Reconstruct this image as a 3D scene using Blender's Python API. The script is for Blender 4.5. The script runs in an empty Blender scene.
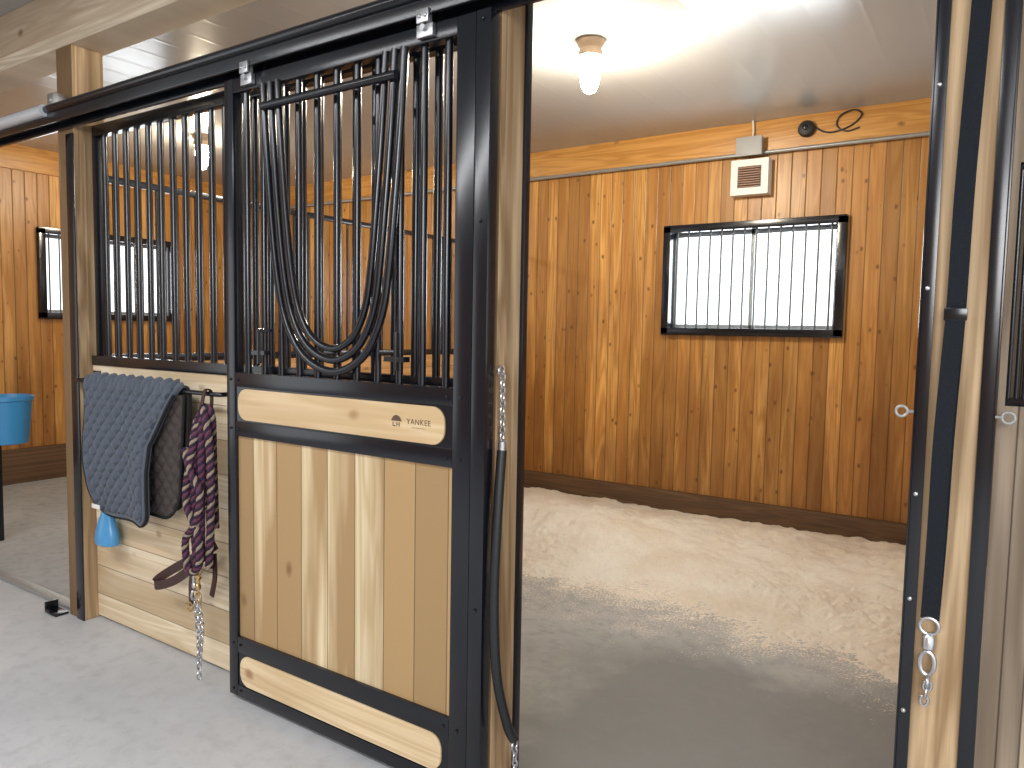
import bpy, bmesh, math, random
from mathutils import Vector, Matrix, noise
random.seed(4)
V=Vector
scene=bpy.context.scene
COL=scene.collection
try:
    scene.view_settings.view_transform='Standard'
except Exception: pass
WP={}
# ------------------------------------------------------------------ materials
def newmat(name):
    m=bpy.data.materials.new(name); m.use_nodes=True
    nt=m.node_tree; b=nt.nodes['Principled BSDF']
    return m,nt,b
def N(nt,t,**k):
    n=nt.nodes.new(t)
    for a,v in k.items(): setattr(n,a,v)
    return n
def mth(nt,op,a,b=None,c=None,clamp=False):
    n=N(nt,'ShaderNodeMath',operation=op,use_clamp=clamp)
    for i,v in enumerate((a,b,c)):
        if v is None: continue
        if hasattr(v,'links') : nt.links.new(v,n.inputs[i])
        else: n.inputs[i].default_value=v
    return n.outputs[0]
def mixc(nt,f,a,b,mode='MIX'):
    n=N(nt,'ShaderNodeMix',data_type='RGBA',blend_type=mode)
    for i,v in ((0,f),(6,a),(7,b)):
        if hasattr(v,'links'): nt.links.new(v,n.inputs[i])
        elif i==0: n.inputs[0].default_value=v
        else: n.inputs[i].default_value=(v[0],v[1],v[2],1)
    return n.outputs[2]
def comb(nt,a,b,c):
    n=N(nt,'ShaderNodeCombineXYZ')
    for i,v in enumerate((a,b,c)):
        if hasattr(v,'links'): nt.links.new(v,n.inputs[i])
        else: n.inputs[i].default_value=v
    return n.outputs[0]
def mrange(nt,v,a,b,c=0.0,d=1.0):
    n=N(nt,'ShaderNodeMapRange'); nt.links.new(v,n.inputs[0])
    for i,x in enumerate((a,b,c,d)): n.inputs[i+1].default_value=x
    return n.outputs[0]
def tnoise(nt,vec,scale=1.0,detail=4.0,rough=.55,dist=0.0):
    n=N(nt,'ShaderNodeTexNoise'); nt.links.new(vec,n.inputs['Vector'])
    n.inputs['Scale'].default_value=scale; n.inputs['Detail'].default_value=detail
    n.inputs['Roughness'].default_value=rough; n.inputs['Distortion'].default_value=dist
    return n.outputs[0]
def bump(nt,b,h,s=.3,d=.01):
    n=N(nt,'ShaderNodeBump'); n.inputs['Strength'].default_value=s; n.inputs['Distance'].default_value=d
    nt.links.new(h,n.inputs['Height']); nt.links.new(n.outputs[0],b.inputs['Normal'])
def wood(name,c1,c2,c3,ac,al,width,knot=.5,vary=.35,heart=.3,rough=.55,gap=.0025,off=0.0,kc=(.10,.04,.015),spec=.4,ks=8.0,kr=.19,stainz=0):
    m,nt,b=newmat(name)
    g=N(nt,'ShaderNodeNewGeometry'); s=N(nt,'ShaderNodeSeparateXYZ'); nt.links.new(g.outputs['Position'],s.inputs[0])
    A=mth(nt,'ADD',s.outputs[ac],200*width+off); L=s.outputs[al]
    idx=mth(nt,'FLOOR',mth(nt,'DIVIDE',A,width))
    w=N(nt,'ShaderNodeTexWhiteNoise',noise_dimensions='1D'); nt.links.new(idx,w.inputs['W']); r=w.outputs['Value']
    w2=N(nt,'ShaderNodeTexWhiteNoise',noise_dimensions='1D'); nt.links.new(mth(nt,'ADD',idx,71.3),w2.inputs['W']); r2=w2.outputs['Value']
    Lo=mth(nt,'MULTIPLY_ADD',r,37.0,L)
    fine=tnoise(nt,comb(nt,mth(nt,'MULTIPLY',A,75),mth(nt,'MULTIPLY',Lo,2.0),mth(nt,'MULTIPLY',r,31)),1,6,.65,.5)
    low=tnoise(nt,comb(nt,mth(nt,'MULTIPLY',A,9),mth(nt,'MULTIPLY',Lo,.6),mth(nt,'MULTIPLY',r2,57)),1,2,.5,.6)
    ring=mth(nt,'MULTIPLY_ADD',mth(nt,'SINE',mth(nt,'MULTIPLY',low,46)),.5,.5)
    gr=mth(nt,'ADD',mth(nt,'MULTIPLY',fine,.7),mth(nt,'MULTIPLY',ring,.3))
    col=mixc(nt,mrange(nt,gr,.30,.72),c1,c2)
    big=tnoise(nt,comb(nt,mth(nt,'MULTIPLY',A,6),mth(nt,'MULTIPLY',Lo,.6),mth(nt,'MULTIPLY',r2,17)),1,3)
    hm=mth(nt,'MULTIPLY',mrange(nt,mth(nt,'MULTIPLY_ADD',r2,.35,big),.56,.72),heart)
    col=mixc(nt,hm,col,c3)
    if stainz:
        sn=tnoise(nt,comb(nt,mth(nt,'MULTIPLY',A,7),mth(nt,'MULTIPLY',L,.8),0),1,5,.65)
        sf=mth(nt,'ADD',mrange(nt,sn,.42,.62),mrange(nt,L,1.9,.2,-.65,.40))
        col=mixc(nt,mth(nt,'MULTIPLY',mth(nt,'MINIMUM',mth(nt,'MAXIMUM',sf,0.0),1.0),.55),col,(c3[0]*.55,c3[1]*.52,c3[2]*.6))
    val=mth(nt,'ADD',mth(nt,'MULTIPLY',r,vary),1-vary*.6)
    hs=N(nt,'ShaderNodeHueSaturation'); nt.links.new(col,hs.inputs['Color']); nt.links.new(val,hs.inputs['Value'])
    col=hs.outputs[0]
    vo=N(nt,'ShaderNodeTexVoronoi'); vo.inputs['Scale'].default_value=1
    wob=tnoise(nt,g.outputs['Position'],9,2)
    nt.links.new(comb(nt,mth(nt,'MULTIPLY_ADD',wob,.25,mth(nt,'MULTIPLY',A,ks)),mth(nt,'MULTIPLY',Lo,ks*.65),mth(nt,'MULTIPLY',idx,3.7)),vo.inputs['Vector'])
    sc=N(nt,'ShaderNodeSeparateColor'); nt.links.new(vo.outputs['Color'],sc.inputs[0])
    msk=mth(nt,'LESS_THAN',sc.outputs[0],knot)
    kd=mth(nt,'MULTIPLY',mrange(nt,vo.outputs['Distance'],kr,kr*.4),msk)
    col=mixc(nt,mth(nt,'MULTIPLY',kd,.85),col,kc)
    pp=mth(nt,'PINGPONG',A,width/2)
    if gap:
        gm=mrange(nt,pp,0,gap,1,0)
        col=mixc(nt,mth(nt,'MULTIPLY',gm,.85),col,(c1[0]*.1,c1[1]*.09,c1[2]*.09))
    nt.links.new(col,b.inputs['Base Color']); b.inputs['Roughness'].default_value=rough
    b.inputs['Specular IOR Level'].default_value=spec
    bump(nt,b,mth(nt,'SUBTRACT',mth(nt,'MULTIPLY',gr,.12),gm) if gap else gr,.5,.004 if gap else .0012)
    return m
def plain(name,c,rough=.5,metal=0.0,nz=.12,scale=40,bs=.15,spec=.5,coat=0):
    m,nt,b=newmat(name)
    g=N(nt,'ShaderNodeTexCoord')
    n=tnoise(nt,g.outputs['Object'],scale,4)
    col=mixc(nt,n,[x*(1-nz) for x in c],[min(1,x*(1+nz)) for x in c])
    nt.links.new(col,b.inputs['Base Color']); b.inputs['Roughness'].default_value=rough
    b.inputs['Metallic'].default_value=metal; b.inputs['Specular IOR Level'].default_value=spec
    b.inputs['Coat Weight'].default_value=coat
    if bs: bump(nt,b,n,bs,.002)
    return m
def concrete(name,ca,cb,cc,rough=.75,painted_shade=None):
    m,nt,b=newmat(name)
    g=N(nt,'ShaderNodeNewGeometry'); P=g.outputs['Position']
    n1=tnoise(nt,P,1.3,6,.6,.3); n2=tnoise(nt,P,14,6,.65); n3=tnoise(nt,P,160,3)
    col=mixc(nt,mrange(nt,n1,.35,.65),ca,cb)
    if painted_shade: col=painted_shade(nt,P,col)
    col=mixc(nt,mth(nt,'MULTIPLY',mrange(nt,n2,.48,.70),.6),col,cc)
    col=mixc(nt,mth(nt,'MULTIPLY',mrange(nt,n3,.55,.8),.45),col,cc)
    if painted_shade: col=dust(nt,P,col)
    nt.links.new(col,b.inputs['Base Color']); b.inputs['Roughness'].default_value=rough
    bump(nt,b,mth(nt,'ADD',n2,mth(nt,'MULTIPLY',n3,.4)),.3,.004)
    return m
M={}
WA,WBc,WC=(.45,.205,.046),(.70,.385,.120),(.32,.13,.028)
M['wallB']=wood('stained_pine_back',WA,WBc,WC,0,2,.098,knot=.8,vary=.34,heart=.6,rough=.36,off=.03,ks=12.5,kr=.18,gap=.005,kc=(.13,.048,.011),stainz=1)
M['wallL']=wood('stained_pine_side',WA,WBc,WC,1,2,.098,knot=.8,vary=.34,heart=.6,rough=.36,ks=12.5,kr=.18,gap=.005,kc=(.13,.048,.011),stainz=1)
M['trimH']=wood('stained_board_long',WA,(.62,.32,.09),WC,2,0,.5,knot=.4,vary=.1,rough=.4)
M['trimHy']=wood('stained_board_side',WA,(.62,.32,.09),WC,2,1,.5,knot=.4,vary=.1,rough=.4)
M['base']=wood('dark_kick_board',(.085,.045,.022),(.145,.08,.038),(.06,.03,.014),2,0,.5,knot=.2,vary=.1,rough=.6)
M['pineH']=wood('pale_pine_boards',(.62,.49,.31),(.80,.69,.51),(.48,.34,.19),2,0,.138,knot=.3,vary=.28,heart=.7,rough=.5,kc=(.22,.11,.04),off=.02)
M['doorV']=wood('hickory_boards',(.60,.455,.25),(.83,.70,.47),(.40,.26,.12),0,2,.128,knot=.15,vary=.30,heart=1.0,rough=.40,kc=(.2,.10,.04),off=.055)
M['doorH']=wood('pine_plank',(.62,.46,.26),(.79,.64,.42),(.48,.32,.16),2,0,.6,knot=.2,vary=.05,heart=.6,rough=.42,kc=(.3,.15,.06))
PW=((.30,.19,.095),(.58,.42,.25),(.17,.10,.045))
M['post']=wood('timber_post_wood',*PW,0,2,.7,knot=.45,vary=.05,heart=.9,rough=.65,gap=.0,kc=(.08,.04,.018))
M['postY']=wood('timber_post_side_wood',*PW,1,2,.7,knot=.45,vary=.05,heart=.9,rough=.65,gap=.0,kc=(.08,.04,.018))
M['header']=wood('header_wood',(.54,.45,.33),(.78,.69,.54),(.38,.28,.18),2,0,.9,knot=.4,vary=.05,heart=.7,rough=.7,gap=0,kc=(.2,.11,.05))
M['greyV']=wood('weathered_boards',(.24,.175,.12),(.48,.39,.29),(.15,.11,.075),0,2,.038,knot=.3,vary=.35,heart=.8,rough=.75,gap=.0025,off=.012)
M['partY']=wood('partition_boards',(.40,.2,.07),(.56,.31,.12),(.28,.14,.05),2,1,.14,knot=.4,vary=.25,heart=.4,rough=.5)
M['black']=plain('black_painted_steel',(.006,.0075,.012),.20,0,.2,60,.02,.55)
M['wbar']=plain('window_bar_glare_grey',(.10,.105,.115),.4,0,.1,60,.02,.5)  # black bars greyed, window glare put into the colour
M['blackR']=plain('black_rubber',(.010,.012,.014),.40,0,.2,30,.1,.5)
M['web']=plain('black_webbing',(.011,.014,.019),.85,0,.6,300,.8,.2)
M['steel']=plain('zinc_steel',(.55,.56,.58),.34,.95,.1,60,.05)
M['railglint']=plain('painted_highlight_tube',(.62,.68,.74),.3,.25,.06,60,.02,.8)  # pale base colour paints the highlight on the left rail end
M['brass']=plain('brass',(.60,.42,.20),.32,.95,.15,60,.05)
M['conduit']=plain('galvanised_conduit',(.34,.34,.33),.45,.5,.1,50,.05)
M['jbox']=plain('grey_plastic_box',(.34,.34,.34),.5,0,.05)
M['white']=plain('white_plastic',(.75,.73,.68),.45,0,.04)
M['louvre']=plain('brown_louvre',(.24,.12,.07),.5,0,.1)
M['cable']=plain('black_cable',(.015,.015,.015),.5,0,.1)
M['vinyl']=plain('window_vinyl',(.30,.33,.35),.4,0,.05)
M['blue']=plain('blue_plastic',(.035,.22,.46),.35,0,.06,20,.03)
M['lblue']=plain('light_blue_plastic',(.07,.28,.54),.3,0,.06,20,.03)
M['maroon']=plain('dark_purple_rope',(.030,.020,.038),.85,0,.4,300,.6,.2)
M['purple']=plain('maroon_rope_strand',(.115,.040,.070),.85,0,.4,300,.6,.2)
M['greyr']=plain('beige_rope_strand',(.30,.23,.17),.85,0,.4,300,.6,.2)
M['leather']=plain('dark_brown_leather',(.045,.018,.016),.5,0,.3,60,.3)
M['ceram']=plain('tan_ceramic',(.42,.30,.2),.4,0,.06)
M['ink']=plain('dark_print_ink',(.10,.06,.035),.7,0,.05)
M['padin']=plain('dark_pad_lining',(.018,.017,.019),.85,0,.4,120,.5,.2)
M['padb']=plain('grey_brown_quilt',(.060,.050,.046),.9,0,.4,200,.5,.2)
def padmat():
    m,nt,b=newmat('quilted_navy_cotton')
    g=N(nt,'ShaderNodeNewGeometry')
    n=tnoise(nt,g.outputs['Position'],350,3); n2=tnoise(nt,g.outputs['Position'],6,3)
    col=mixc(nt,n,(.036,.050,.073),(.110,.130,.165)); col=mixc(nt,mth(nt,'MULTIPLY',n2,.35),col,(.040,.048,.065))
    nt.links.new(col,b.inputs['Base Color']); b.inputs['Roughness'].default_value=.9
    b.inputs['Sheen Weight'].default_value=.15
    bump(nt,b,n,.4,.002); return m
M['pad']=padmat()
def painted_shade(nt,P,col):  # soft shadow on the near right stall floor, painted into the concrete colour
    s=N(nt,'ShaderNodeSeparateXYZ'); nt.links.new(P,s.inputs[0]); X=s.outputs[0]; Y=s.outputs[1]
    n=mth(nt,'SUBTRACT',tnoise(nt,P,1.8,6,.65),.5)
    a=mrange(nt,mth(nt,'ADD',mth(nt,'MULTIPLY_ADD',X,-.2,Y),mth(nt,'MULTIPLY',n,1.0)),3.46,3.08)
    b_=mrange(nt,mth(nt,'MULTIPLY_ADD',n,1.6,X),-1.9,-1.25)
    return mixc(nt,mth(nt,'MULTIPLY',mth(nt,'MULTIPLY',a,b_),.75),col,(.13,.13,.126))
def dust(nt,P,c):
    s=N(nt,'ShaderNodeSeparateXYZ'); nt.links.new(P,s.inputs[0]); Y=s.outputs[1]
    d=mth(nt,'SUBTRACT',tnoise(nt,P,4,8,.75),.5)
    d2=mth(nt,'SUBTRACT',tnoise(nt,P,90,4,.7),.5)
    q=mth(nt,'ADD',mth(nt,'MULTIPLY_ADD',d2,2.6,mth(nt,'MULTIPLY',d,1.6)),Y)
    dm=mth(nt,'MULTIPLY',mrange(nt,q,3.34,3.74),.9)
    return mixc(nt,dm,c,(.88,.79,.66))
M['floorA']=concrete('aisle_concrete',(.455,.462,.47),(.54,.547,.555),(.38,.383,.39))
M['floorS']=concrete('stall_concrete',(.35,.355,.355),(.45,.454,.45),(.22,.22,.217),painted_shade=painted_shade)
def bedmat():
    m,nt,b=newmat('wood_shaving_bedding')
    g=N(nt,'ShaderNodeNewGeometry'); P=g.outputs['Position']
    n1=tnoise(nt,P,2.2,6,.65); n2=tnoise(nt,P,65,6,.8); n3=tnoise(nt,P,200,3,.6)
    col=mixc(nt,mrange(nt,n1,.35,.62),(.84,.73,.58),(.96,.90,.80))
    col=mixc(nt,mth(nt,'MULTIPLY',mrange(nt,n2,.54,.68),.5),col,(.56,.41,.27))
    col=mixc(nt,mth(nt,'MULTIPLY',mrange(nt,n3,.50,.66),.6),col,(.98,.94,.87))
    nt.links.new(col,b.inputs['Base Color']); b.inputs['Roughness'].default_value=.95
    bump(nt,b,mth(nt,'ADD',n2,mth(nt,'MULTIPLY',n3,.5)),.75,.014); return m
M['bed']=bedmat()
def ceilmat():
    m,nt,b=newmat('white_steel_ceiling')
    g=N(nt,'ShaderNodeNewGeometry'); s=N(nt,'ShaderNodeSeparateXYZ'); nt.links.new(g.outputs['Position'],s.inputs[0])
    n=tnoise(nt,g.outputs['Position'],1.5,3)
    col=mixc(nt,n,(.35,.352,.345),(.40,.402,.395))
    pp=mth(nt,'PINGPONG',mth(nt,'ADD',s.outputs[0],10.0),.1143)
    rib=mrange(nt,pp,0,.02,1,0)
    nt.links.new(col,b.inputs['Base Color']); b.inputs['Roughness'].default_value=.20
    b.inputs['Specular IOR Level'].default_value=.45
    bump(nt,b,rib,.35,.002); return m
M['ceil']=ceilmat()
def glassmat():
    m,nt,b=newmat('daylit_window_pane')
    out=nt.nodes['Material Output']; t=N(nt,'ShaderNodeBsdfTransparent'); em=N(nt,'ShaderNodeEmission')
    mx=N(nt,'ShaderNodeMixShader'); mx.inputs[0].default_value=.5
    g=N(nt,'ShaderNodeTexCoord'); n=tnoise(nt,g.outputs['Object'],3,3)
    nt.links.new(mixc(nt,n,(.86,.95,1),(1,1,1)),em.inputs[0]); em.inputs[1].default_value=3.0
    nt.links.new(t.outputs[0],mx.inputs[1]); nt.links.new(em.outputs[0],mx.inputs[2]); nt.links.new(mx.outputs[0],out.inputs[0]); return m
M['glass']=glassmat()
def emit(name,c,s):
    m,nt,b=newmat(name)
    b.inputs['Base Color'].default_value=(*c,1); b.inputs['Emission Color'].default_value=(*c,1); b.inputs['Emission Strength'].default_value=s
    return m
M['lamp']=emit('glowing_glass_jar',(1,.89,.71),580)
M['lamp2']=emit('glowing_glass_jar_dim',(1,.87,.65),300)
# ------------------------------------------------------------------ mesh builder
def smoothpath(pts,n=8):
    pts=[V(p) for p in pts]; out=[]
    for i in range(len(pts)-1):
        p0=pts[max(i-1,0)];p1=pts[i];p2=pts[i+1];p3=pts[min(i+2,len(pts)-1)]
        for k in range(n):
            t=k/n
            out.append(.5*((2*p1)+(-p0+p2)*t+(2*p0-5*p1+4*p2-p3)*t*t+(-p0+3*p1-3*p2+p3)*t**3))
    out.append(pts[-1]); return out
def frames(pts,closed=False):
    n=len(pts); T=[]
    for i in range(n):
        if closed: a=pts[i-1]; b=pts[(i+1)%n]
        else: a=pts[max(i-1,0)]; b=pts[min(i+1,n-1)]
        T.append((b-a).normalized())
    ref=V((0,0,1)) if abs(T[0].z)<.9 else V((1,0,0))
    nn=(ref-T[0]*ref.dot(T[0])).normalized(); R=[]
    for i in range(n):
        nn=(nn-T[i]*nn.dot(T[i])).normalized(); R.append((nn,T[i].cross(nn)))
    return T,R
class MB:
    def __init__(s): s.bm=bmesh.new()
    def box(s,x0,x1,y0,y1,z0,z1,mi=0,bev=0):
        x0,x1=sorted((x0,x1));y0,y1=sorted((y0,y1));z0,z1=sorted((z0,z1))
        vs=[s.bm.verts.new(p) for p in ((x0,y0,z0),(x1,y0,z0),(x1,y1,z0),(x0,y1,z0),(x0,y0,z1),(x1,y0,z1),(x1,y1,z1),(x0,y1,z1))]
        fs=[]
        for f in ((0,3,2,1),(4,5,6,7),(0,1,5,4),(1,2,6,5),(2,3,7,6),(3,0,4,7)):
            fc=s.bm.faces.new([vs[i] for i in f]); fc.material_index=mi; fs.append(fc)
        if bev:
            es=list({e for f in fs for e in f.edges})
            bmesh.ops.bevel(s.bm,geom=es,offset=bev,segments=2,affect='EDGES',profile=.6,material=-1)
        return s
    def tube(s,pts,r,seg=10,closed=False,mi=0):
        pts=[V(p) for p in pts]; T,R=frames(pts,closed); rings=[]
        for i,p in enumerate(pts):
            n,b=R[i]; rr=r[i] if isinstance(r,(list,tuple)) else r
            rings.append([s.bm.verts.new(p+(n*math.cos(2*math.pi*k/seg)+b*math.sin(2*math.pi*k/seg))*rr) for k in range(seg)])
        m=len(rings)
        for i in range(m if closed else m-1):
            a=rings[i];c=rings[(i+1)%m]
            for k in range(seg):
                f=s.bm.faces.new((a[k],a[(k+1)%seg],c[(k+1)%seg],c[k])); f.material_index=mi
        if not closed:
            f=s.bm.faces.new(rings[0][::-1]); f.material_index=mi
            f=s.bm.faces.new(rings[-1]); f.material_index=mi
        return s
    def ribbon(s,pts,w,th,wd,mi=0):
        pts=[V(p) for p in pts]; T,_=frames(pts); wd=V(wd).normalized(); rings=[]
        for p,t in zip(pts,T):
            wv=(wd-t*wd.dot(t)).normalized(); nn=t.cross(wv)
            rings.append([s.bm.verts.new(p+wv*a*w/2+nn*c*th/2) for a,c in ((-1,-1),(1,-1),(1,1),(-1,1))])
        for a,c in zip(rings,rings[1:]):
            for k in range(4):
                f=s.bm.faces.new((a[k],a[(k+1)%4],c[(k+1)%4],c[k])); f.material_index=mi
        s.bm.faces.new(rings[0][::-1]).material_index=mi; s.bm.faces.new(rings[-1]).material_index=mi
        return s
    def lathe(s,c,prof,axis='Z',seg=28,mi=0,sy=1.0,flip=1):
        c=V(c); rings=[]
        for r,h in prof:
            ring=[]
            for k in range(seg):
                a=2*math.pi*k/seg; u=r*math.cos(a); v=r*math.sin(a)*sy
                p={'Z':V((u,v,h)),'Y':V((u,h,v)),'X':V((h,u,v))}[axis]
                ring.append(s.bm.verts.new(c+p))
            rings.append(ring)
        for a,b in zip(rings,rings[1:]):
            for k in range(seg):
                s.bm.faces.new((a[k],a[(k+1)%seg],b[(k+1)%seg],b[k])).material_index=mi
        s.bm.faces.new(rings[0][::-1]).material_index=mi; s.bm.faces.new(rings[-1]).material_index=mi
        return s
    def ring(s,c,R,r,nrm='Y',sx=1,mi=0,seg=20):
        c=V(c); pts=[]
        for k in range(seg):
            a=2*math.pi*k/seg; u=R*sx*math.cos(a); v=R*math.sin(a)
            pts.append(c+{'Y':V((u,0,v)),'X':V((0,u,v)),'Z':V((u,v,0))}[nrm])
        return s.tube(pts,r,8,True,mi)
    def chain(s,pts,L=.022,W=.011,r=.0022,mi=0):
        pts=[V(p) for p in pts]; d=0; out=[]; step=L*.72; acc=0
        out.append((pts[0],(pts[1]-pts[0]).normalized()))
        for a,b in zip(pts,pts[1:]):
            l=(b-a).length; t=(b-a).normalized()
            while acc+l-d>=step:
                d+=step; out.append((a+t*(d-acc),t))
            acc+=l
        for i,(p,t) in enumerate(out):
            ref=V((0,1,0)) if abs(t.y)<.9 else V((1,0,0))
            n=(ref-t*ref.dot(t)).normalized(); b=t.cross(n)
            sd=n if i%2 else b
            s.tube([p+t*math.cos(a)*L/2+sd*math.sin(a)*W/2 for a in [2*math.pi*k/12 for k in range(12)]],r,6,True,mi)
        return s
    def bolt(s,x,y,z,r=.007,mi=0,d=(0,-1,0)):
        ax='Y' if d[1] else 'X'; sg=d[1] or d[0]
        s.lathe((x,y,z),[(r,0),(r,.002*sg),(r*.75,.0045*sg),(r*.3,.0055*sg)],ax,10,mi); return s
    def obj(s,name,mats,parent=None,label=None,cat=None,kind=None,bevel=0,ang=35,origin=None,solid=0):
        bm=s.bm; bmesh.ops.recalc_face_normals(bm,faces=bm.faces)
        xs=[v.co for v in bm.verts]
        if origin is None:
            origin=V(((min(v.x for v in xs)+max(v.x for v in xs))/2,(min(v.y for v in xs)+max(v.y for v in xs))/2,min(v.z for v in xs)))
        origin=V(origin)
        for v in bm.verts: v.co-=origin
        me=bpy.data.meshes.new(name); bm.to_mesh(me); bm.free()
        me.shade_smooth(); me.set_sharp_from_angle(angle=math.radians(ang))
        for m in (mats if isinstance(mats,list) else [mats]): me.materials.append(M[m])
        o=bpy.data.objects.new(name,me); COL.objects.link(o)
        place(o,origin,parent,label,cat,kind)
        if bevel:
            b=o.modifiers.new('bevel','BEVEL'); b.width=bevel; b.segments=2; b.limit_method='ANGLE'
        return o
def place(o,origin,parent=None,label=None,cat=None,kind=None,group=None):
    WP[o]=V(origin)
    if parent: o.parent=parent; o.location=V(origin)-WP[parent]
    else: o.location=V(origin)
    if label: o['label']=label
    if cat: o['category']=cat
    if kind: o['kind']=kind
    if group: o['group']=group
def empty(name,loc,label,cat=None,kind=None,parent=None):
    o=bpy.data.objects.new(name,None); o.empty_display_size=.1; COL.objects.link(o); place(o,loc,parent,label,cat,kind); return o
def dup(o,delta,parent=None):
    c=o.copy(); COL.objects.link(c); WP[c]=WP[o]+V(delta)
    c.parent=parent; c.location=WP[c]-(WP[parent] if parent else V((0,0,0))); return c
def multi(first,p0,pts,parent):
    for p in pts: dup(first,V(p)-V(p0),parent)
def bars(xs,y,z0,z1,r,parent,axis='X'):
    p0=(xs[0],y,z0) if axis=='X' else (y,xs[0],z0)
    p1=(xs[0],y,z1) if axis=='X' else (y,xs[0],z1)
    b=MB().tube([p0,p1],r,14).obj('grille_bar','black',parent)
    for x in xs[1:]:
        dup(b,(x-xs[0],0,0) if axis=='X' else (0,x-xs[0],0),parent)
def fr(a,b,st):
    n=max(1,round((b-a)/st)); return [a+(b-a)*(i+.5)/n for i in range(n)]
# ------------------------------------------------------------------ room shell
XL,YB,ZC,ZH=-7.1,5.4,2.9,2.64
W1=(-2.20,-.935,1.40,2.20)   # back window
W2=(3.13,4.42,1.44,2.22)     # side window
m=MB()
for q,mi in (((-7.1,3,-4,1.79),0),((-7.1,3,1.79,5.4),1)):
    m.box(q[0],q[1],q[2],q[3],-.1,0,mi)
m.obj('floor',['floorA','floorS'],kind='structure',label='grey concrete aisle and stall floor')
MB().box(XL-.15,3,-4,YB+.15,ZC,ZC+.1).obj('ceiling','ceil',kind='structure',label='white ribbed steel ceiling')
m=MB()
m.box(XL-.15,W1[0],YB,YB+.15,-.1,ZC).box(W1[1],3,YB,YB+.15,-.1,ZC).box(W1[0],W1[1],YB,YB+.15,-.1,W1[2]).box(W1[0],W1[1],YB,YB+.15,W1[3],ZC)
m.obj('wall_back','wallB',kind='structure',label='orange stained vertical pine plank wall')
m=MB()
m.box(XL-.15,XL,-1,W2[0],-.1,ZC).box(XL-.15,XL,W2[1],YB,-.1,ZC).box(XL-.15,XL,W2[0],W2[1],-.1,W2[2]).box(XL-.15,XL,W2[0],W2[1],W2[3],ZC)
m.obj('wall_left','wallL',kind='structure',label='orange stained pine plank end wall')
MB().box(XL,3,-4,-3.85,-.1,ZC).obj('wall_front_blocker','wallB',kind='structure',label='unseen plank wall added across the aisle to cut light')  # out of view, added to block world light and darken reflections in black steel
MB().box(XL,3,YB-.022,YB,2.69,ZC,0,.003).obj('trim_1','trimH',kind='structure',label='horizontal stained board along the top of the wall')
MB().box(XL,XL+.022,-1,YB-.022,2.69,ZC,0,.003).obj('trim_2','trimHy',kind='structure',label='horizontal stained board on the end wall')
MB().box(XL+.03,3,YB-.04,YB,0,.19,0,.004).obj('baseboard_back','base',kind='structure',label='dark brown kick board')
MB().box(XL,XL+.04,-1,YB-.04,0,.30,0,.004).obj('baseboard_left','base',kind='structure',label='dark brown kick board on the end wall')
def window(name,mp,a0,a1,z0,z1,label):
    c=mp((a0+a1)/2,0); w=empty(name,(c[0],c[1],z0),label,kind='structure')
    def bx(m,a,b,d0,d1,za,zb,mi=0):
        p=mp(a,d0);q=mp(b,d1); m.box(p[0],q[0],p[1],q[1],za,zb,mi,.002)
    m=MB(); f=.045
    bx(m,a0-.01,a1+.01,-.13,.05,z1-f,z1+.01);bx(m,a0-.01,a1+.01,-.13,.05,z0-.01,z0+f)
    bx(m,a0-.01,a0+f,-.13,.05,z0,z1);bx(m,a1-f,a1+.01,-.13,.05,z0,z1)
    m.obj('window_frame','black',w)
    m=MB(); a,b,za,zb=a0+f,a1-f,z0+f,z1-f; s=.028; mid=(a+b)/2
    bx(m,a,b,-.10,-.06,za,za+s);bx(m,a,b,-.10,-.06,zb-s,zb);bx(m,a,a+s,-.10,-.06,za,zb);bx(m,b-s,b,-.10,-.06,za,zb);bx(m,mid-.014,mid+.014,-.10,-.06,za,zb)
    m.obj('sash','vinyl',w)
    p=mp(a+.01,-.082); q=mp(b-.01,-.082); m=MB()
    m.bm.faces.new([m.bm.verts.new(v) for v in ((p[0],p[1],za+.01),(q[0],q[1],za+.01),(q[0],q[1],zb-.01),(p[0],p[1],zb-.01))]); m.obj('glass_pane','glass',w)
    first=None; n=14
    for i in range(n):
        t=a+(b-a)*(i+.5)/n; p=mp(t,.005)
        if first is None:
            first=MB().tube([(p[0],p[1],za-.005),(p[0],p[1],zb+.005)],.0075,10).obj('window_bar','wbar',w); p0=p
        else: dup(first,(p[0]-p0[0],p[1]-p0[1],0),w)
window('window_1',lambda a,d:(a,YB-d),*W1,'barred window with black frame and bright daylight')
window('window_2',lambda a,d:(XL+d,a),*W2,'barred window with black frame in the end wall')
# ------------------------------------------------------------------ timber posts and header
PY0,PY1=1.72,1.86
def post(x0,x1,label,chan,eyes=()):
    e=empty('timber_post',((x0+x1)/2,(PY0+PY1)/2,0),label,'post')
    m=MB().box(x0,x1,PY0,PY1,0,ZH,0,.004)
    m.bm.normal_update()
    for f in m.bm.faces:
        f.material_index=1 if abs(f.normal.x)>.7 else 0
    m.obj('post_body',['post','postY'],e)
    for (cx0,cx1,cy0,cy1,z1) in chan:
        MB().box(cx0,cx1,cy0,cy1,0.0,z1,0,.0015).obj('steel_channel','black',e)
    return e
pR=post(-.146,-.016,'pine timber post with black steel edge channels and hanging strap',[(-.150,-.126,PY0-.006,PY0,ZH),(-.038,-.014,PY0-.006,PY0,ZH),(-.152,-.146,PY0-.006,PY1,ZH),(-.016,-.010,PY0-.006,PY1,ZH)])
pC=post(-1.34,-1.20,'pine timber door jamb post beside the sliding door',[(-1.204,-1.190,1.835,1.862,ZH)])
pL=post(-3.68,-3.54,'pine timber post with black steel strip between stalls',[(-3.600,-3.536,PY0-.006,PY0,2.25)])
zs=(.3,.62,.86,1.08,1.5,1.9,2.2)
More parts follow.
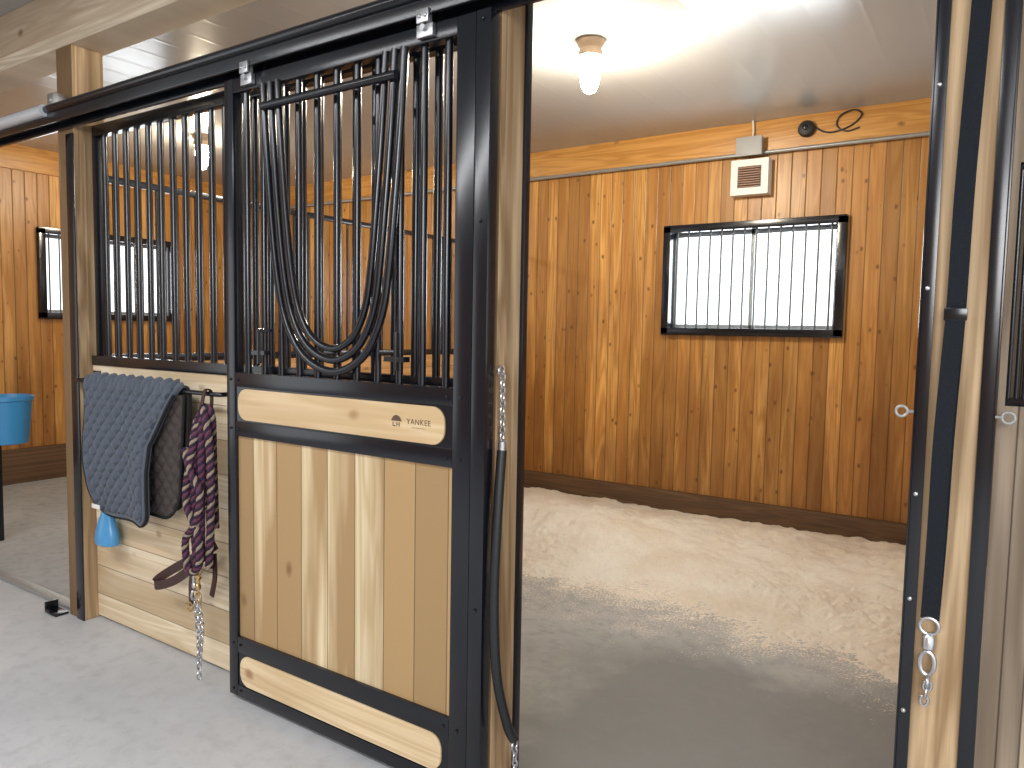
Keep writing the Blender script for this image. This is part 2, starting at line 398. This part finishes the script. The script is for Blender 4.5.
s0=MB().bolt(-.139,PY0-.006,zs[0],.0050).obj('screw','steel',pR)
for z in zs[1:]: dup(s0,(0,0,z-zs[0]),pR)
for x,s in ((-.158,-1),(-.004,1)):
    MB().tube([(x-s*.006,1.705,1.25),(x+s*.004,1.70,1.25)],.0035,8).ring((x+s*.014,1.70,1.25),.0105,.003,'Y').obj('eye_bolt','conduit',pR)
MB().box(XL,1.5,PY0-.002,PY1+.02,ZH,2.9,0,.006).obj('header_beam','header',label='pale timber header beam resting on the posts',cat='beam')
# ------------------------------------------------------------------ door track
tk=empty('door_track',(-3,1.68,2.27),'black steel sliding door track fixed across the posts','door track')
MB().box(XL+.3,.6,1.655,1.715,2.335,2.36,0,.004).box(XL+.3,.6,1.703,1.719,2.27,2.36,0,.003).box(XL+.3,.6,1.648,1.66,2.285,2.36,0,.004).obj('rail','black',tk)
MB().tube([(-3.70,1.648,2.345),(.6,1.648,2.345)],.018,12).obj('rail_lip','black',tk)
MB().tube([(XL+.3,1.640,2.340),(-3.62,1.640,2.340)],.026,14).obj('rail_tube','railglint',tk,label='rail tube with its highlight put in as pale colour')
for x in (-3.61,-1.27):
    MB().box(x-.03,x+.03,1.66,1.719,2.36,2.42,0,.003).bolt(x,1.66,2.39,.009).obj('track_bracket','steel',tk)
# ------------------------------------------------------------------ fixed stall fronts
def front(x0,x1,mat,label):
    e=empty('stall_front_panel',((x0+x1)/2,1.81,0),label,'stall panel')
    MB().box(x0,x1,1.778,1.822,1.205,1.25,0,.003).box(x0,x1,1.80,1.84,2.25,2.30,0,.003).box(x0,x0+.03,1.80,1.84,1.25,2.25,0,.002).box(x1-.03,x1,1.80,1.84,1.25,2.25,0,.002).obj('steel_frame','black',e)
    MB().box(x0,x1,1.785,1.822,.012,1.205).obj('wood_boards',mat,e)
    bars(fr(x0+.03,x1-.03,.088),1.82,1.25,2.25,.0135,e)
    return e
front(-3.54,-1.34,'pineH','stall front with black bar grille over pale pine boards')
e=empty('stall_front_panel',(.6,1.75,0),'neighbouring stall front of weathered boards around a black grille','stall panel')
MB().box(-.009,1.4,1.74,1.80,0,1.27).box(-.009,1.4,1.74,1.80,1.74,ZH).box(-.009,.003,1.74,1.80,1.27,1.74).obj('wood_boards','greyV',e)
MB().box(.003,1.4,1.75,1.79,1.27,1.285,0,.002).box(.003,1.4,1.75,1.79,1.725,1.74,0,.002).obj('steel_frame','black',e)
bars([.007+.0125*i for i in range(90)],1.745,1.285,1.725,.0036,e)
MB().box(.003,1.4,1.80,1.815,1.25,1.76).obj('back_board','greyV',e)
def partition(x,label):
    e=empty('stall_partition',(x,3.6,0),label,'stall partition')
    MB().box(x-.02,x+.02,PY1+.02,YB-.042,.0,1.21).obj('wood_boards','partY',e)
    MB().box(x-.025,x+.025,PY1+.02,YB-.042,1.21,1.25,0,.003).box(x-.02,x+.02,PY1+.02,YB-.042,2.07,2.10,0,.003).obj('steel_frame','black',e)
    bars(fr(PY1+.02,YB-.05,.11),x,1.25,2.07,.008,e,'Y')
partition(-3.61,'stained board partition with black bar grille between stalls')
partition(-.08,'stained board partition with black bar grille beside the post')
# ------------------------------------------------------------------ sliding door
dx0,dx1=-2.365,-1.198; dy0,dy1=1.667,1.705
d=empty('sliding_stall_door',((dx0+dx1)/2,1.686,.02),'sliding stall door with black steel frame, bar grille and wood boards','stall door')
m=MB()
m.box(dx0,dx0+.05,dy0,dy1,.02,2.265,0,.003)
m.box(-1.315,-1.250,dy0,dy1,.02,2.265,0,.003).box(-1.247,dx1,dy0-.003,dy1,.02,2.265,0,.003)
for z0,z1 in ((.02,.065),(.19,.25),(1.0,1.055),(1.18,1.232),(2.215,2.265)):
    m.box(dx0+.05,-1.315,dy0,dy1,z0,z1,0,.003)
m.box(dx0+.05,-1.315,dy0+.004,dy1-.01,.065,.19).box(dx0+.05,-1.315,dy0+.004,dy1-.01,1.055,1.18)
m.obj('door_frame','black',d)
MB().box(dx0+.05,-1.315,1.679,1.698,.25,1.0).obj('board_panel','doorV',d)
def stadium(x0,x1,z0,z1,r,name):
    m=MB(); pts=[]
    for cx,cz,a0 in ((x1-r,z1-r,0),(x0+r,z1-r,90),(x0+r,z0+r,180),(x1-r,z0+r,270)):
        for k in range(9):
            a=math.radians(a0+k*90/8); pts.append((cx+r*math.cos(a),cz+r*math.sin(a)))
    f=[m.bm.verts.new((x,1.6645,z)) for x,z in pts]; g=[m.bm.verts.new((x,1.672,z)) for x,z in pts]
    m.bm.faces.new(f); m.bm.faces.new(g[::-1])
    for i in range(len(f)): m.bm.faces.new((f[i],g[i],g[(i+1)%len(f)],f[(i+1)%len(f)]))
    return m.obj(name,'doorH',d,bevel=.0015)
plank=stadium(-2.298,-1.343,1.061,1.174,.045,'wood_plank')
stadium(-2.298,-1.343,.071,.185,.045,'wood_plank')
rv=[(x,dy0,zz) for zz in (.045,.22,1.027,1.206) for x in (-2.34,-2.30,-1.335,-1.285)]+[(-1.222,dy0-.003,zz) for zz in (.6,1.7,2.24)]
r0=MB().bolt(*rv[0],.0055).obj('rivet','black',d); multi(r0,rv[0],rv[1:],d)
bars(fr(dx0+.05,-1.315,.088),1.691,1.232,2.215,.012,d)
# printed mark on the plank
def text(s,x,z,size,name):
    cu=bpy.data.curves.new(name,'FONT'); cu.body=s; cu.size=size; cu.extrude=.0003; cu.align_x='CENTER'; cu.offset=-.0001; cu.space_character=1.12
    t=bpy.data.objects.new(name,cu); COL.objects.link(t); bpy.context.view_layer.update()
    me=bpy.data.meshes.new_from_object(t); bpy.data.objects.remove(t)
    me.transform(Matrix.Rotation(math.radians(90),4,'X'))
    me.materials.clear(); me.materials.append(M['ink'])
    o=bpy.data.objects.new(name,me); COL.objects.link(o); place(o,(x,1.6637,z),plank)
    return o
text('YANKEE',-1.440,1.115,.0235,'printed_lettering')
m=MB()
m.box(-1.466,-1.414,1.6637,1.6644,1.1045,1.1054)
def poly(m,pts):
    f=[m.bm.verts.new((cx+x*.75,1.6634,cz+z*.75)) for x,z in pts]; m.bm.faces.new(f)
cx,cz=-1.528,1.116
pts=[(.026*math.cos(math.radians(a)),.004+.026*math.sin(math.radians(a))) for a in range(20,161,10)]
poly(m,[(.030,.006)]+pts+[(-.030,.006)])
poly(m,[(-.020,.002),(-.020,-.016),(-.006,-.016),(-.006,-.012),(-.016,-.012),(-.016,.002)])
poly(m,[(.000,.002),(.000,-.016),(.004,-.016),(.004,.002)])
poly(m,[(.014,.002),(.014,-.016),(.018,-.016),(.018,.002)])
poly(m,[(.004,-.005),(.004,-.008),(.014,-.008),(.014,-.005)])
m.obj('printed_emblem','ink',plank)
# yoke: nested parallel tubes hanging in a long round-bottomed U
UC=smoothpath([(x,0,z) for x,z in ((-2.135,2.215),(-2.120,2.00),(-2.100,1.78),(-2.072,1.58),(-2.035,1.44),(-1.970,1.335),(-1.890,1.278),(-1.800,1.258),(-1.715,1.278),(-1.640,1.335),(-1.585,1.44),(-1.558,1.58),(-1.535,1.78),(-1.515,2.00),(-1.500,2.215))],6)
UT,_=frames(UC)
def Upath(off,y):
    out=[]
    for p,t in zip(UC,UT):
        n=V((-t.z,0,t.x)); q=p+n*off; out.append(V((q.x,y,min(q.z,2.215))))
    return out
yk=MB().tube(Upath(0,1.658),.0130,12).obj('yoke','black',d,label='black tubular U-shaped yoke')
MB().tube(Upath(.037,1.658),.0125,12).obj('gate_tube','black',yk)
MB().tube(Upath(.074,1.658),.0120,12).obj('gate_tube','black',yk)
MB().tube([(-2.12,1.640,2.135),(-1.515,1.640,2.135)],.0135,12).obj('gate_top_rail','black',yk)
MB().box(-1.56,-1.48,1.640,1.668,1.300,1.316).tube([(-1.515,1.645,1.275),(-1.515,1.645,1.39)],.008,10).tube([(-1.515,1.645,1.33),(-1.56,1.625,1.33)],.006,8).obj('gate_latch','black',yk)
MB().box(-2.19,-2.12,1.642,1.668,1.30,1.315).tube([(-2.15,1.645,1.27),(-2.15,1.645,1.39)],.008,10).tube([(-2.15,1.645,1.385),(-2.08,1.640,1.385)],.006,8).obj('gate_latch','black',yk)
for x in (-2.22,-1.42):
    m=MB().box(x-.03,x+.03,1.650,1.666,2.225,2.262,0,.003).tube([(x,1.672,2.255),(x,1.672,2.330)],.008,10)
    m.tube([(x,1.650,2.25),(x,1.640,2.25)],.010,6)
    m.box(x-.022,x+.022,1.640,1.647,2.262,2.30,0,.002).bolt(x-.01,1.64,2.28,.006).bolt(x+.012,1.64,2.28,.006)
    m.obj('roller_hanger','steel',d)
# floor guide and threshold
MB().box(-3.80,-3.69,1.66,1.72,0,.012,0,.002).box(-3.80,-3.79,1.66,1.72,0,.05,0,.002).tube(smoothpath([(-3.74,1.66,.012),(-3.74,1.64,.03),(-3.70,1.64,.035)],5),.006,8).obj('door_guide','black',label='small black steel door guide bracket on the floor',cat='door guide')
MB().box(XL+.05,-3.69,1.74,1.80,0,.018,0,.003).obj('door_threshold','conduit',label='low grey metal threshold strip across the stall doorway',cat='threshold')
# ------------------------------------------------------------------ blanket bar + saddle pad
bb=empty('blanket_bar',(-2.97,1.70,1.14),'black steel blanket bar mounted on the stall front','blanket bar')
MB().tube(smoothpath([(-3.50,1.784,1.14),(-3.50,1.70,1.14),(-3.48,1.685,1.14),(-3.40,1.685,1.14)],6)+[V((-2.55,1.685,1.14))]+smoothpath([(-2.50,1.685,1.14),(-2.455,1.69,1.14),(-2.44,1.71,1.14),(-2.44,1.784,1.14)],6),.009,12).obj('bar','black',bb)
for x in (-3.5,-2.44):
    MB().box(x-.03,x+.03,1.779,1.785,1.10,1.18,0,.002).bolt(x,1.779,1.115).bolt(x,1.779,1.165).obj('mounting_plate','black',bb)
sp=empty('saddle_pad',(-3.0,1.69,.57),'slate navy quilted saddle pad folded over the blanket bar','saddle pad')
def flap(zr,L,xl,xr,th,name,mat,side,quilt,wav,out=0):
    nu,nv=150,160; m=MB(); g1=[];g2=[]
    arc=zr*math.pi/2
    for j in range(nv+1):
        s=L*j/nv; a=[];b=[]
        for i in range(nu+1):
            u=i/nu; x0=xl(s/L);x1=xr(s/L); x=x0+(x1-x0)*u
            if s<arc:
                t=s/zr; y=1.685+side*zr*math.sin(t); z=1.14+zr*math.cos(t); n=V((0,side*math.sin(t),math.cos(t)))
            else:
                dd=s-arc; k=min(1,dd*3)
                y=1.685+side*zr+side*(wav*(math.sin(x*11+dd*3)+.6*math.sin(x*23-dd*5)+.6)*k+out*k*(.3+.7*u)); z=1.14-dd-.012*math.sin(x*9)*k; n=V((0,side,0))
            e=min(u,1-u)*abs(x1-x0); ee=min(e,L-s) if s>arc else e
            q=0
            if quilt:
                c=.068
                q=.021*abs(math.sin(math.pi*(x+s)/c)*math.sin(math.pi*(x-s)/c))**.45
                if ee<.024: q=.008*math.sin(math.pi*min(1,ee/.024))
            p=V((x,y,z)); a.append(m.bm.verts.new(p+n*(th+q))); b.append(m.bm.verts.new(p))
        g1.append(a);g2.append(b)
    for j in range(nv):
        for i in range(nu):
            m.bm.faces.new((g1[j][i],g1[j][i+1],g1[j+1][i+1],g1[j+1][i]))
            m.bm.faces.new((g2[j][i],g2[j+1][i],g2[j+1][i+1],g2[j][i+1]))
    for j in range(nv):
        m.bm.faces.new((g1[j][0],g1[j+1][0],g2[j+1][0],g2[j][0])); m.bm.faces.new((g1[j][nu],g2[j][nu],g2[j+1][nu],g1[j+1][nu]))
    for i in range(nu):
        m.bm.faces.new((g1[nv][i],g1[nv][i+1],g2[nv][i+1],g2[nv][i])); m.bm.faces.new((g1[0][i],g2[0][i],g2[0][i+1],g1[0][i+1]))
    edge=[g1[j][0].co.copy() for j in range(8,nv+1,3)]+[g1[nv][i].co.copy() for i in range(0,nu+1,3)]+[g1[j][nu].co.copy() for j in range(nv,8,-3)]
    m.obj(name,mat,sp,ang=60)
    MB().tube(edge,.0065,8).obj('edge_binding','padin',sp)
def rc(t,r=.16):
    return 0 if t<1-r else 1-math.sqrt(max(0,1-((t-(1-r))/r)**2))
flap(.014,.585,lambda t:-3.37+.06*t+.14*rc(t,.24)+.008*math.sin(t*9),lambda t:-2.66-.17*min(1,max(0,(t-.03)/.40))**.8+.02*t-.06*rc(t,.12),.014,'outer_flap','pad',-1,True,.013,.018)
flap(.014,.52,lambda t:-3.34+.03*t+.1*rc(t,.2),lambda t:-2.655-.04*t-.12*rc(t,.25),.010,'inner_flap','padb',1,False,.003)
MB().box(-3.225,-3.160,1.606,1.608,.610,.629,0,.0008).obj('pad_label','white',sp,label='small white sewn label')
def lining():
    nu,nv=70,130; m=MB(); g=[]
    for j in range(nv+1):
        t=j/nv; s=.51*t; row=[]
        x0=-2.95; x1=-2.655-.04*t-.12*rc(t,.25)
        for i in range(nu+1):
            u=i/nu; x=x0+(x1-x0)*u
            q=.012*abs(math.sin(math.pi*(x+s)/.068)*math.sin(math.pi*(x-s)/.068))**.5 if 1-u>.04 and t<.97 else .002
            row.append(m.bm.verts.new((x,1.683-q+.004*math.sin(x*20+s*5)*t,1.125-s)))
        g.append(row)
    for j in range(nv):
        for i in range(nu): m.bm.faces.new((g[j][i],g[j+1][i],g[j+1][i+1],g[j][i+1]))
    e=[g[j][nu].co.copy() for j in range(0,nv+1,3)]+[g[nv][i].co.copy() for i in range(nu,-1,-4)]
    m.obj('pad_lining','padb',sp,ang=60)
    MB().tube(e,.006,8).obj('edge_binding','padin',sp)
lining()
# light blue bottle
bt=empty('plastic_bottle',(-3.33,1.715,.40),'light blue bell-shaped plastic bottle hanging under the saddle pad','bottle')
MB().lathe((-3.33,1.725,.400),[(.048,0),(.070,.008),(.074,.03),(.068,.065),(.054,.105),(.038,.14),(.028,.165),(.022,.185)],'Z',28,sy=.6).obj('bottle_body','lblue',bt)
MB().lathe((-3.33,1.725,.584),[(.024,0),(.024,.022),(.013,.03),(.009,.045)],'Z',20).obj('bottle_cap','lblue',bt)
MB().tube(smoothpath([(-3.33,1.725,.62),(-3.35,1.73,.80),(-3.40,1.71,1.0),(-3.42,1.698,1.145)],6),.0022,6).obj('cord','cable',bt)
# ------------------------------------------------------------------ lead ropes
def rope(path,R,nm,par,turn=.06,mats=('maroon','purple','greyr')):
    pts=smoothpath(path,6); out=[pts[0]]
    for p in pts[1:]:
        while (p-out[-1]).length>.007: out.append(out[-1]+(p-out[-1]).normalized()*.007)
    T,F=frames(out); m=MB()
    for k in range(4):
        q=[]
        for i,p in enumerate(out):
            a=2*math.pi*(i*.007/turn)+k*math.pi/2; n,b=F[i]; q.append(p+(n*math.cos(a)+b*math.sin(a))*R*.55)
        m.tube(q,R*.64,7,mi=(0,1,0,2)[k])
    m.obj(nm,list(mats),par)
lr=empty('lead_rope',(-2.50,1.67,.40),'purple, black and beige braided lead ropes hanging in loops','lead rope')
rope([(-2.550,1.662,.44),(-2.572,1.655,.75),(-2.552,1.655,.98),(-2.515,1.665,1.075),(-2.480,1.68,1.07),(-2.50,1.70,.9),(-2.49,1.70,.62)],.0130,'braided_rope',lr)
rope([(-2.475,1.66,.48),(-2.450,1.655,.78),(-2.460,1.655,.98),(-2.500,1.66,1.085),(-2.530,1.685,1.06),(-2.535,1.70,.85),(-2.52,1.70,.55)],.0130,'braided_rope',lr)
rope([(-2.530,1.645,.47),(-2.535,1.64,.72),(-2.520,1.64,.95),(-2.505,1.652,1.07),(-2.49,1.645,.98),(-2.488,1.64,.75),(-2.50,1.645,.5)],.0125,'braided_rope',lr,mats=('maroon','purple','purple'))
rope([(-2.565,1.625,.93),(-2.51,1.612,.85),(-2.462,1.618,.78),(-2.49,1.618,.66),(-2.563,1.620,.58),(-2.555,1.630,.46),(-2.49,1.630,.50),(-2.485,1.620,.62),(-2.55,1.616,.74),(-2.515,1.622,.93),(-2.505,1.645,1.05)],.0125,'braided_rope',lr)
MB().ribbon(smoothpath([(-2.505,1.655,1.04),(-2.505,1.660,1.11),(-2.505,1.672,1.152),(-2.505,1.69,1.156),(-2.505,1.70,1.13),(-2.505,1.695,1.06)],6),.018,.004,(1,0,0)).obj('hanging_loop','leather',lr)
MB().tube([(-2.515,1.64,.45),(-2.515,1.64,.405)],.008,10).lathe((-2.515,1.64,.39),[(.005,0),(.011,.006),(.011,.02),(.006,.026)],'Z',14).ring((-2.515,1.64,.362),.020,.0045,'Y',.7).tube([(-2.50,1.64,.44),(-2.53,1.64,.44)],.006,8).ring((-2.515,1.64,.47),.017,.004,'Y').obj('snap_hook','brass',lr)
MB().tube([(-2.555,1.65,.44),(-2.555,1.65,.40)],.008,10).lathe((-2.555,1.65,.385),[(.005,0),(.010,.006),(.010,.02),(.006,.026)],'Z',14).ring((-2.555,1.65,.36),.019,.0045,'X',.7).obj('snap_hook','steel',lr)
MB().chain(smoothpath([(-2.555,1.655,.34),(-2.555,1.66,.25),(-2.545,1.66,.15),(-2.54,1.655,.02)],8),.028,.017,.0030).chain(smoothpath([(-2.515,1.64,.345),(-2.51,1.65,.25),(-2.525,1.655,.16),(-2.54,1.66,.1)],8),.026,.015,.0028).obj('chain','steel',lr)
ha=empty('leather_halter',(-2.7,1.68,.30),'dark brown leather halter strap hanging beside the lead rope','halter')
MB().ribbon(smoothpath([(-2.56,1.69,.50),(-2.63,1.685,.44),(-2.74,1.680,.37),(-2.86,1.68,.325),(-2.89,1.695,.335),(-2.84,1.715,.375),(-2.72,1.72,.44),(-2.60,1.725,.50),(-2.54,1.735,.54)],8),.036,.007,(0,0,1)).ribbon(smoothpath([(-2.585,1.69,.54),(-2.60,1.68,.47),(-2.610,1.672,.38),(-2.600,1.668,.30)],8),.028,.005,(1,0,0)).ribbon(smoothpath([(-2.50,1.70,.52),(-2.475,1.685,.44),(-2.49,1.68,.36)],8),.024,.005,(1,0,0)).obj('strap','leather',ha)
MB().ring((-2.62,1.665,.455),.022,.0045,'Y').obj('ring','brass',ha)
MB().ring((-2.603,1.660,.30),.018,.004,'Y').obj('ring','brass',ha)
# ------------------------------------------------------------------ rubber tie on jamb post
rt=empty('rubber_tie',(-1.17,1.75,.1),'black rubber stall tie with chain hanging on the jamb post','stall tie')
MB().ring((-1.185,1.722,1.285),.013,.0035,'X').tube([(-1.200,1.724,1.285),(-1.19,1.722,1.285)],.004,8).obj('eye_bolt','steel',rt)
MB().chain([(-1.180,1.722,1.268),(-1.178,1.722,1.09)],.026,.015,.0028).obj('chain','steel',rt)
MB().lathe((-1.178,1.722,1.055),[(.006,0),(.012,.005),(.012,.03),(.006,.036)],'Z',14).obj('snap_hook','steel',rt)
MB().tube(smoothpath([(-1.178,1.722,1.06),(-1.176,1.705,.9),(-1.174,1.69,.65),(-1.165,1.695,.42),(-1.15,1.73,.26),(-1.145,1.76,.20)],10),.0145,14).obj('rubber_tube','blackR',rt)
MB().ring((-1.144,1.765,.178),.014,.0035,'X').chain([(-1.144,1.767,.16),(-1.143,1.769,.03)],.026,.015,.0028).obj('chain','steel',rt)
# ------------------------------------------------------------------ strap on right post
st=empty('webbing_strap',(-.09,1.70,.72),'black webbing strap with snap hook hanging on the post','strap')
sx=[(-.072,1.712,2.25),(-.076,1.695,2.0),(-.084,1.690,1.7),(-.087,1.698,1.45),(-.093,1.692,1.2),(-.095,1.690,1.0),(-.100,1.700,.83)]
MB().ribbon(smoothpath(sx,8),.034,.004,(1,0,.03)).ribbon(smoothpath([(-.088,1.6925,1.44),(-.096,1.684,1.2),(-.097,1.683,1.0),(-.100,1.695,.85)],8),.032,.003,(1,0,-.04)).obj('webbing','web',st)
MB().box(-.107,-.067,1.688,1.700,1.435,1.460,0,.002).obj('buckle','black',st)
MB().ring((-.100,1.698,.815),.017,.0035,'Y').lathe((-.100,1.698,.765),[(.006,0),(.012,.005),(.012,.028),(.007,.035)],'Z',12).ring((-.100,1.698,.738),.024,.0045,'Y',.55).ring((-.097,1.698,.700),.013,.0035,'X').chain([(-.097,1.698,.69),(-.103,1.698,.645)],.022,.014,.003).obj('snap_hook','steel',st)
# ------------------------------------------------------------------ ceiling lamps
def lamp(x,y,mat):
    e=empty('ceiling_lamp',(x,y,2.9),'jar style ceiling lamp with glowing glass globe','lamp')
    e['group']='stall ceiling lamps'
    MB().lathe((x,y,2.9),[(.07,0),(.072,-.012),(.066,-.03),(.055,-.045),(.055,-.055),(.063,-.058),(.063,-.085),(.05,-.09)],'Z',32).obj('lamp_base','ceram',e)
    MB().lathe((x,y,2.81),[(.045,0),(.050,-.01),(.052,-.05),(.050,-.10),(.043,-.14),(.028,-.168),(.008,-.178)],'Z',28).obj('glass_globe',mat,e)
lamp(-1.87,3.48,'lamp'); lamp(-5.4,3.6,'lamp2')
# ------------------------------------------------------------------ wall electrics
MB().tube([(XL+.02,YB-.04,2.675),(3,YB-.04,2.675)],.014,12).obj('electrical_conduit','conduit',label='galvanised electrical conduit running along the plank wall',cat='conduit')
v=empty('wall_heater_vent',(-1.57,YB-.06,2.39),'white square vent box with brown louvres on the wall','vent')
m=MB(); x0,x1,z0,z1=-1.700,-1.440,2.385,2.630; f=.048; y0,y1=YB-.09,YB
m.box(x0,x1,y0,y1,z0,z0+f).box(x0,x1,y0,y1,z1-f,z1).box(x0,x0+f,y0+.0005,y1,z0+f,z1-f).box(x1-f,x1,y0+.0005,y1,z0+f,z1-f)
m.obj('housing','white',v)
m=MB().box(x0+f,x1-f,y0+.04,y0+.05,z0+f,z1-f)
n=9
for i in range(n):
    z=z0+f+(z1-z0-2*f)*(i+.5)/n; m.box(x0+f,x1-f,y0+.006,y0+.034,z-.0045,z+.0045)
m.obj('louvre','louvre',v)
MB().box(-1.66,-1.49,YB-.11,YB-.055,2.655,2.775,0,.006).box(-1.665,-1.485,YB-.115,YB-.10,2.65,2.78,0,.004).box(-1.64,-1.51,YB-.06,YB-.022,2.695,2.77,0,.003).obj('junction_box','jbox',label='grey electrical junction box above the vent',cat='junction box')
MB().tube(smoothpath([(-1.57,YB-.05,2.90),(-1.565,YB-.05,2.83),(-1.57,YB-.05,2.77)],5),.006,8).obj('power_cable','white',label='short pale cable from ceiling to junction box',cat='cable')
sc=empty('security_camera',(-1.21,YB-.05,2.75),'small round black camera on the top wall board','camera')
MB().lathe((-1.21,YB-.022,2.80),[(.05,0),(.055,-.01),(.055,-.03),(.045,-.05),(.02,-.06)],'Y',24).obj('camera_body','cable',sc)
MB().lathe((-1.21,YB-.082,2.80),[(.02,0),(.018,-.008),(.006,-.012)],'Y',18).obj('camera_lens','black',sc)
MB().tube(smoothpath([(-1.16,YB-.03,2.81),(-1.10,YB-.03,2.77),(-1.03,YB-.03,2.76),(-.93,YB-.03,2.79),(-.87,YB-.035,2.85),(-.92,YB-.04,2.885),(-1.0,YB-.035,2.86),(-1.02,YB-.03,2.80),(-.96,YB-.03,2.755),(-.88,YB-.03,2.77)],8),.0055,8).obj('camera_cable','cable',sc)
# ------------------------------------------------------------------ bucket
bx,by=-5.04,2.02
bk=empty('water_bucket',(bx,by,.70),'blue plastic bucket hanging from a black steel arm','bucket')
MB().lathe((bx,by,.66),[(.105,0),(.112,.005),(.135,.26),(.145,.265),(.145,.29),(.138,.29),(.130,.27),(.10,.02)],'Z',36).obj('bucket_body','blue',bk)
MB().tube([(bx+.142*math.cos(a),by-.06*math.sin(a),.935-.03*math.sin(a)) for a in [math.pi*k/20 for k in range(21)]],.0035,8).obj('handle','steel',bk)
hp=empty('bucket_bracket',(bx-.26,by+.02,0),'black steel upright with an arm holding the bucket','bracket')
MB().box(bx-.31,bx-.23,by,by+.06,0,.97,0,.004).obj('upright','black',hp)
MB().tube([(bx-.147,by+.01,.90),(bx-.24,by+.03,.90)],.008,8).obj('arm','black',hp)
# ------------------------------------------------------------------ bedding
m=MB(); nx,ny=320,260; G=[]
X0,X1,Y0,Y1=-3.585,-.105,2.85,YB-.042
for jj in range(ny+1):
    row=[]
    for i in range(nx+1):
        x=X0+(X1-X0)*i/nx; y=Y0+(Y1-Y0)*jj/ny
        n=noise.fractal(V((x*1.6,y*1.6,0)),1,2,4); n2=noise.fractal(V((x*7,y*7,3)),1,2,4); n3=noise.noise(V((x*40,y*40,0))); n4=noise.noise(V((x*75,y*75,5)))
        e=y-3.50+.30*n+.16*n2+.22*n3+.14*n4
        h=.034*min(1,max(-.3,e/.8))
        if e>0: h+=.014*n2*min(1,e*2)+.050*max(0,n)*min(1,e*1.0)
        g2=.12*math.exp(-((x+2.45)**2/.40+(y-4.5)**2/.18))+.07*math.exp(-((x+1.3)**2/.9+(y-4.95)**2/.1))+.06*math.exp(-((x+3.2)**2/.2+(y-4.9)**2/.1))+.08*math.exp(-((x+.2)**2/.12+(y-4.4)**2/.6))
        h+=g2*(1+.25*n2)+.0022*n3
        row.append(m.bm.verts.new((x,y,h-.003)))
    G.append(row)
for jj in range(ny):
    for i in range(nx): m.bm.faces.new((G[jj][i],G[jj][i+1],G[jj+1][i+1],G[jj+1][i]))
m.obj('bedding','bed',label='pale cream wood shaving bedding drifted over the stall floor',cat='bedding',kind='stuff',ang=180)
# ------------------------------------------------------------------ light
w=bpy.data.worlds.new('World'); scene.world=w; w.use_nodes=True
bg=w.node_tree.nodes['Background']; bg.inputs[0].default_value=(.93,.97,1,1); bg.inputs[1].default_value=1.8
def area(name,loc,rot,sx,sy,e,c):
    l=bpy.data.lights.new(name,'AREA'); l.shape='RECTANGLE'; l.size=sx; l.size_y=sy; l.energy=e; l.color=c
    o=bpy.data.objects.new(name,l); COL.objects.link(o); o.location=loc; o.rotation_euler=[math.radians(a) for a in rot]; return o
area('aisle_light',(-2.4,-.6,2.88),(0,0,0),3.5,.4,100,(.96,.97,1))
area('aisle_light',(1.2,-2.8,2.3),(60,0,20),2.0,1.2,130,(.97,.98,1))
area('window_daylight',(-1.57,5.56,1.80),(-90,0,0),1.4,.95,110,(.92,.97,1))
area('window_daylight',(-7.26,3.77,1.83),(0,-90,0),.95,1.4,40,(.92,.97,1))
# ------------------------------------------------------------------ camera
cd=bpy.data.cameras.new('camera'); cam=bpy.data.objects.new('camera',cd); COL.objects.link(cam)
r=V((.8313,.5556,.0181)).normalized(); u=V((-.0546,.0501,.9972)); u=(u-r*u.dot(r)).normalized(); b=r.cross(u)
mt=Matrix((( r.x,u.x,b.x,0),(r.y,u.y,b.y,0),(r.z,u.z,b.z,1.4),(0,0,0,1)))
cam.matrix_world=mt; cd.sensor_width=36; cd.lens=740/1024*36; cd.clip_start=.05
scene.camera=cam
